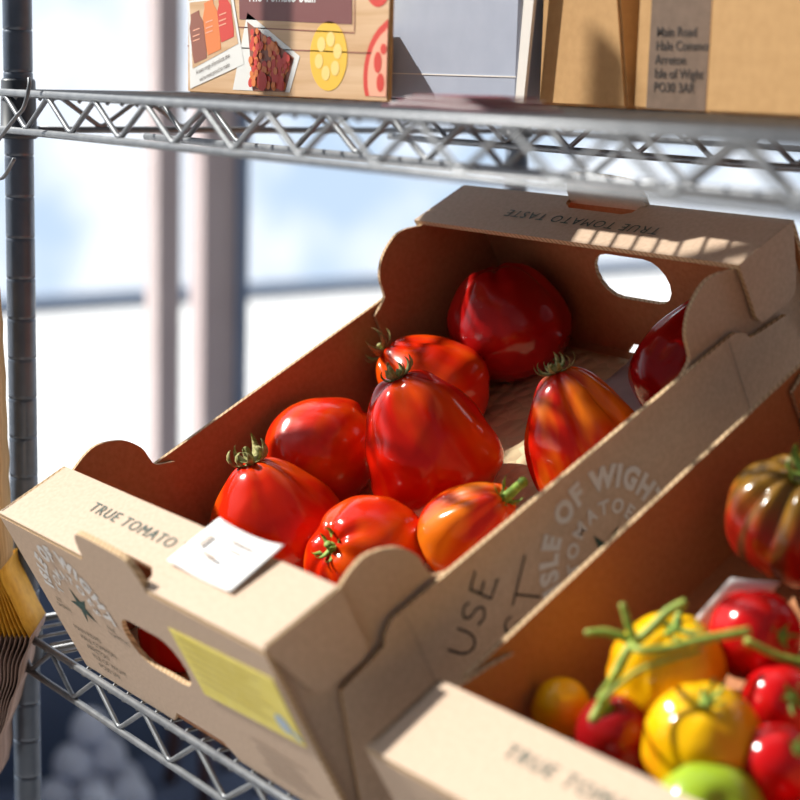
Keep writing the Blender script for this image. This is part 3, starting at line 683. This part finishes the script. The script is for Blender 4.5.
print_mesh('jar_label', [S4_.stroke([(x-.006,z+dz),(x+.006,z+dz+.0022)], .0011) for x, z in ((.05,.370),(.072,.377),(.0945,.383)) for dz in (-.006,-.002,.003)], M['pr_pink'], pp)
print_mesh('snapshot_writing', [S3_.text('A tasty range of products that', .0500, .3352, .0056, rot=.27, sx=.86), S3_.text("we're most proud to make", .0560, .3292, .0056, rot=.27, sx=.86)], M['pr_dark'], pp)
# tilted snapshot of a tomato heap
print_mesh('snapshot_border', [S0.poly([(.1334,.388),(.2143,.3526),(.2000,.3235),(.1110,.3235)])], M['polaroid'], pp)
print_mesh('snapshot_picture', [S1_.poly([(.1336,.3803),(.2061,.3513),(.1935,.3235),(.1440,.3235)])], M['pr_brown'], pp)
rnd = random.Random(5); A_, B_ = [], []
for k in range(190):
    x, z = rnd.uniform(.142,.200), rnd.uniform(.3270,.3730)
    if z > .3790-(x-.136)*.42 or x > .2025-(.3513-z)*.42: continue
    (A_ if k % 2 else B_).append(SBf(.0012+.000008*k).disc(x, z, rnd.uniform(.0026,.0040) if k % 2 else rnd.uniform(.0024,.0036), None, 12))
A_.append(SBf(.0030).disc(.1610,.3315,.0078,.0080))
print_mesh('tomato_picture', A_, M['pr_red'], pp); print_mesh('tomato_picture', B_, M['pr_orange'], pp)

shade_carton = carton('kraft_carton', (.006,.210,TOPZ), (.155,.284,TOPZ+.06), M['plain_kraft']); tag(shade_carton, 'low plain kraft carton added unseen behind the display board to block sun', 'box', 'kraft cartons on the upper shelf')  # unseen carton, added to keep sun off the crate's back ledge
# pale blue carton with a white card leaning at its side
e = empty('blue_carton', (.1535,.2885,TOPZ)); tag(e, 'pale grey blue carton standing right of the picture display board', 'box')
bm = bmesh.new(); add_box(bm, (-.1685,0,0), (.1675,.17,.28)); bmesh.ops.bevel(bm, geom=bm.edges[:], offset=.0015, segments=1, affect='EDGES')
from_bm('box_body', bm, M['blue_board'], e)
bm = bmesh.new(); add_box(bm, (-.1680,-.0006,.0210), (.1670,0,.0220)); from_bm('fold_line', bm, M['white_board'], e)
cd = plate('backing_card', [(.3215,TOPZ+.0005),(.3320,TOPZ+.0005),(.3489,.50),(.3348,.50)], (0,.2875,0), (1,0,0), (0,0,1), .003, [M['white_board']], None)
tag(cd, 'narrow white card edge between blue carton and kraft carton', 'card')
# leaflets
M['leaf_m'] = mat('maroon_leaflet', (.22,.03,.05), .5); M['leaf_w'] = mat('pink_white_leaflet', (.72,.66,.68), .5)
for k in range(5):
    z0 = TOPZ + .0006 + k*.0019
    x0 = .4300 + .006*k; x1 = .5350 - .009*k
    o = sheet('leaflet', (x0,.075+.002*k,z0), (x1-x0,.010,0), (.004,.060,0), 12, 4, lambda u, v_: .0004*math.sin(6*u), M['leaf_m'] if k % 2 == 0 else M['leaf_w'], th=.0011)
    tag(o, 'flat %s leaflet, %s of the pile before the blue carton' % ('maroon' if k % 2 == 0 else 'pinkish white', ['lowest','second from bottom','middle','second from top','topmost'][k]), 'leaflet', 'leaflets on the upper shelf')

def kraft_carton(loc, w_, d, h, label, slant=0, m='plain_kraft'):
    e = empty('kraft_carton', loc); tag(e, label, 'box', 'kraft cartons on the upper shelf')
    bm = bmesh.new(); add_box(bm, (0,0,0), (w_,d,h)); 
    for v_ in bm.verts:
        if v_.co.z > h*.5 and v_.co.x > w_*.5: v_.co.x -= slant
    bmesh.ops.bevel(bm, geom=bm.edges[:], offset=.002, segments=2, affect='EDGES'); from_bm('box_body', bm, M[m], e)
    bm = bmesh.new(); add_box(bm, (.002,.002,h), (w_-slant-.002,d*.5-.001,h+.003)); add_box(bm, (.002,d*.5+.001,h), (w_-slant-.002,d-.002,h+.003)); from_bm('top_flaps', bm, M[m], e)
    return e
kraft_carton((.3355,.30,TOPZ), .1024, .16, .24, 'kraft carton beside the white card edge, left of the three', .043)  # white card and these cartons set back by scaling about the camera
k2 = kraft_carton((.4425,.302,TOPZ), .0762, .15, .25, 'kraft carton with dark printed address lines between two plain cartons')
plate('shaded_address_panel', [(.0150,.001),(.0755,.001),(.0755,.245),(.0150,.245)], (0,0,0), (1,0,0), (0,0,1), .0006, [M['shade_kraft']], k2, off=.0008)  # shade of the recessed face is painted as this dark panel
SK = Surf((0,0,0), (1,0,0), (0,0,1), .0012)
print_mesh('address_lettering', [SK.text(s_,   .0220, .0541-.0101*i, .0101, bold=.0001, sx=.95) for i, s_ in enumerate(('Main Road','Hale Common','Arreton','Isle of Wight','PO30 3AR'))], M['marker'], k2.children[-1])
kraft_carton((.5370,.28,TOPZ), .32, .18, .24, 'large plain kraft carton at the right end of the row')

# ------------------------------------------------------------------ hook and hanging paper bags at the left post
bm = bmesh.new()
hk = [(.0445,-.008,.3290),(.0480,-.010,.3215),(.0440,-.013,.3050),(.0360,-.017,.2960),(.0150,-.022,.2780),(-.004,-.024,.2620),(-.012,-.024,.2500),(.002,-.023,.2440),(.0150,-.022,.2440),(.0235,-.021,.2480),(.0350,-.018,.2620)]
O = V(.02,-.02,.28); add_tube(bm, [p-O for p in smooth_path(hk, 6)], .0017, 8)
hkO = from_bm('hanging_hook', bm, M['chrome'], None, True); hkO.location = O; tag(hkO, 'bent chrome wire hook hanging from the upper shelf at the post', 'hook')

M['bag_tan'] = noisy('tan_paper', (.42,.25,.10), (.60,.40,.19), 90, .8, .1, stretch=(1,1,.1))
M['bag_gold'] = noisy('golden_paper', (.62,.30,.012), (.78,.42,.03), 90, .7, .15)
M['bag_brown'] = noisy('brown_folded_paper', (.26,.17,.14), (.44,.31,.26), 90, .8, .15, stretch=(1,1,.1))
SX, SY = V(.598,.801,0), V(-.801,.598,0)   # across the stack / along the sheets
BO = V(.0220,-.0500,0)
prof = [(.163,-.0040),(.150,-.0015),(.10,.0010),(.03,.0030),(-.03,.0045),(-.070,.0060),(-.085,.0095),(-.128,.0300),(-.142,.0265),(-.165,.0190),(-.190,.0120),(-.210,.0040),(-.235,-.0020),(-.262,-.0040)]
prof = [(a*1.061-.021, b_) for a, b_ in prof]
NB = 20
for k in range(NB):
    s = -1 + 2*k/(NB-1)
    e = empty('paper_bag', BO + SX*(s*.011) + V(0,0,-.088)); 
    tag(e, 'folded brown paper bag with golden fold, one of the bundle hanging by the post', 'bag', 'paper bags hanging in a bundle by the left post')
    def strip(name, idx, mm, dep, jit):
        bm = bmesh.new(); rows = []
        pr = smooth_path([(prof[i][0], prof[i][1], 0) for i in idx], 4)
        for q in pr:
            wob = jit*math.sin(q.x*160+k*.12)*.0006
            c_ = BO + SX*(s*(q.y*1.0+.012)*1.0 + wob) + V(0,0,q.x)
            row = []
            for t_, dx in ((0,-.00022),(0,.00022),(1,.00022),(1,-.00022)):
                row.append(bm.verts.new(c_ + SY*(dep*(t_) + .0012*math.sin(q.x*90+k*.1)) + SX*dx - e.location))
            rows.append(row)
        for a, b2 in zip(rows, rows[1:]):
            for i in range(4): bm.faces.new((a[i], a[(i+1)%4], b2[(i+1)%4], b2[i]))
        bm.faces.new(rows[0][::-1]); bm.faces.new(rows[-1]); bmesh.ops.recalc_face_normals(bm, faces=bm.faces)
        return from_bm(name, bm, M[mm], e, True)
    strip('bag_handle', range(0,6), 'bag_tan', .05, 1); strip('gold_fold', range(5,8), 'bag_gold', .07, 1); strip('bag_body', range(7,14), 'bag_brown', .07, 2.2)
bm = bmesh.new(); add_tube(bm, smooth_path([(-.004,-.024,.2480),(.010,-.040,.215),(.020,-.052,.175),(.0220,-.0500,.150)],4), .0014, 6)
O = V(.02,-.045,.2)
bmesh.ops.translate(bm, verts=bm.verts, vec=-O); cdn = from_bm('string', bm, M['bag_tan'], None, True); cdn.location = O; tag(cdn, 'pale string from the wire hook down to the bag bundle', 'string')

# ------------------------------------------------------------------ things on the floor behind and outside
M['sack'] = noisy('pale_blue_grey_sack', (.78,.82,.93), (.85,.88,.96), 18, .7, .2)
rnd = random.Random(3)
zb = FZ+.0085
for k, (x, y, z) in enumerate(((-1.62,.800,.038),(-1.62,.877,.038),(-1.62,.954,.038),(-1.62,.838,.104),(-1.62,.916,.104),(-1.62,.877,.170),(-1.54,.850,.038),(-1.54,.930,.038))):
    bm, top = tomato_mesh(.039, .97, neck=.1, ridges=8, depth=.05, seed=300+k, dimple=.05, lump=.03)
    o = from_bm('cabbage', bm, M['sack'], None, True); o.location = (x, y, zb+z)
    tag(o, 'pale blurred cabbage in the heap by the low window wall', 'cabbage', 'cabbages heaped by the low window wall')
e = empty('wooden_stool', (-1.56,1.14,FZ+.008)); tag(e, 'dark brown wooden stool beyond the lower shelf near the window', 'stool')
M['stool'] = noisy('dark_brown_wood', (.11,.05,.04), (.17,.08,.06), 12, .6, .1, stretch=(1,1,6))
bm = bmesh.new(); add_tube(bm, [(0,0,.30),(0,0,.33)], .11, 28); from_bm('seat', bm, M['stool'], e)
for a in range(4):
    t_ = PI/4+a*PI/2; bm = bmesh.new(); add_tube(bm, [(.10*math.cos(t_),.10*math.sin(t_),0),(.075*math.cos(t_),.075*math.sin(t_),.305)], .014, 12); from_bm('leg', bm, M['stool'], e)
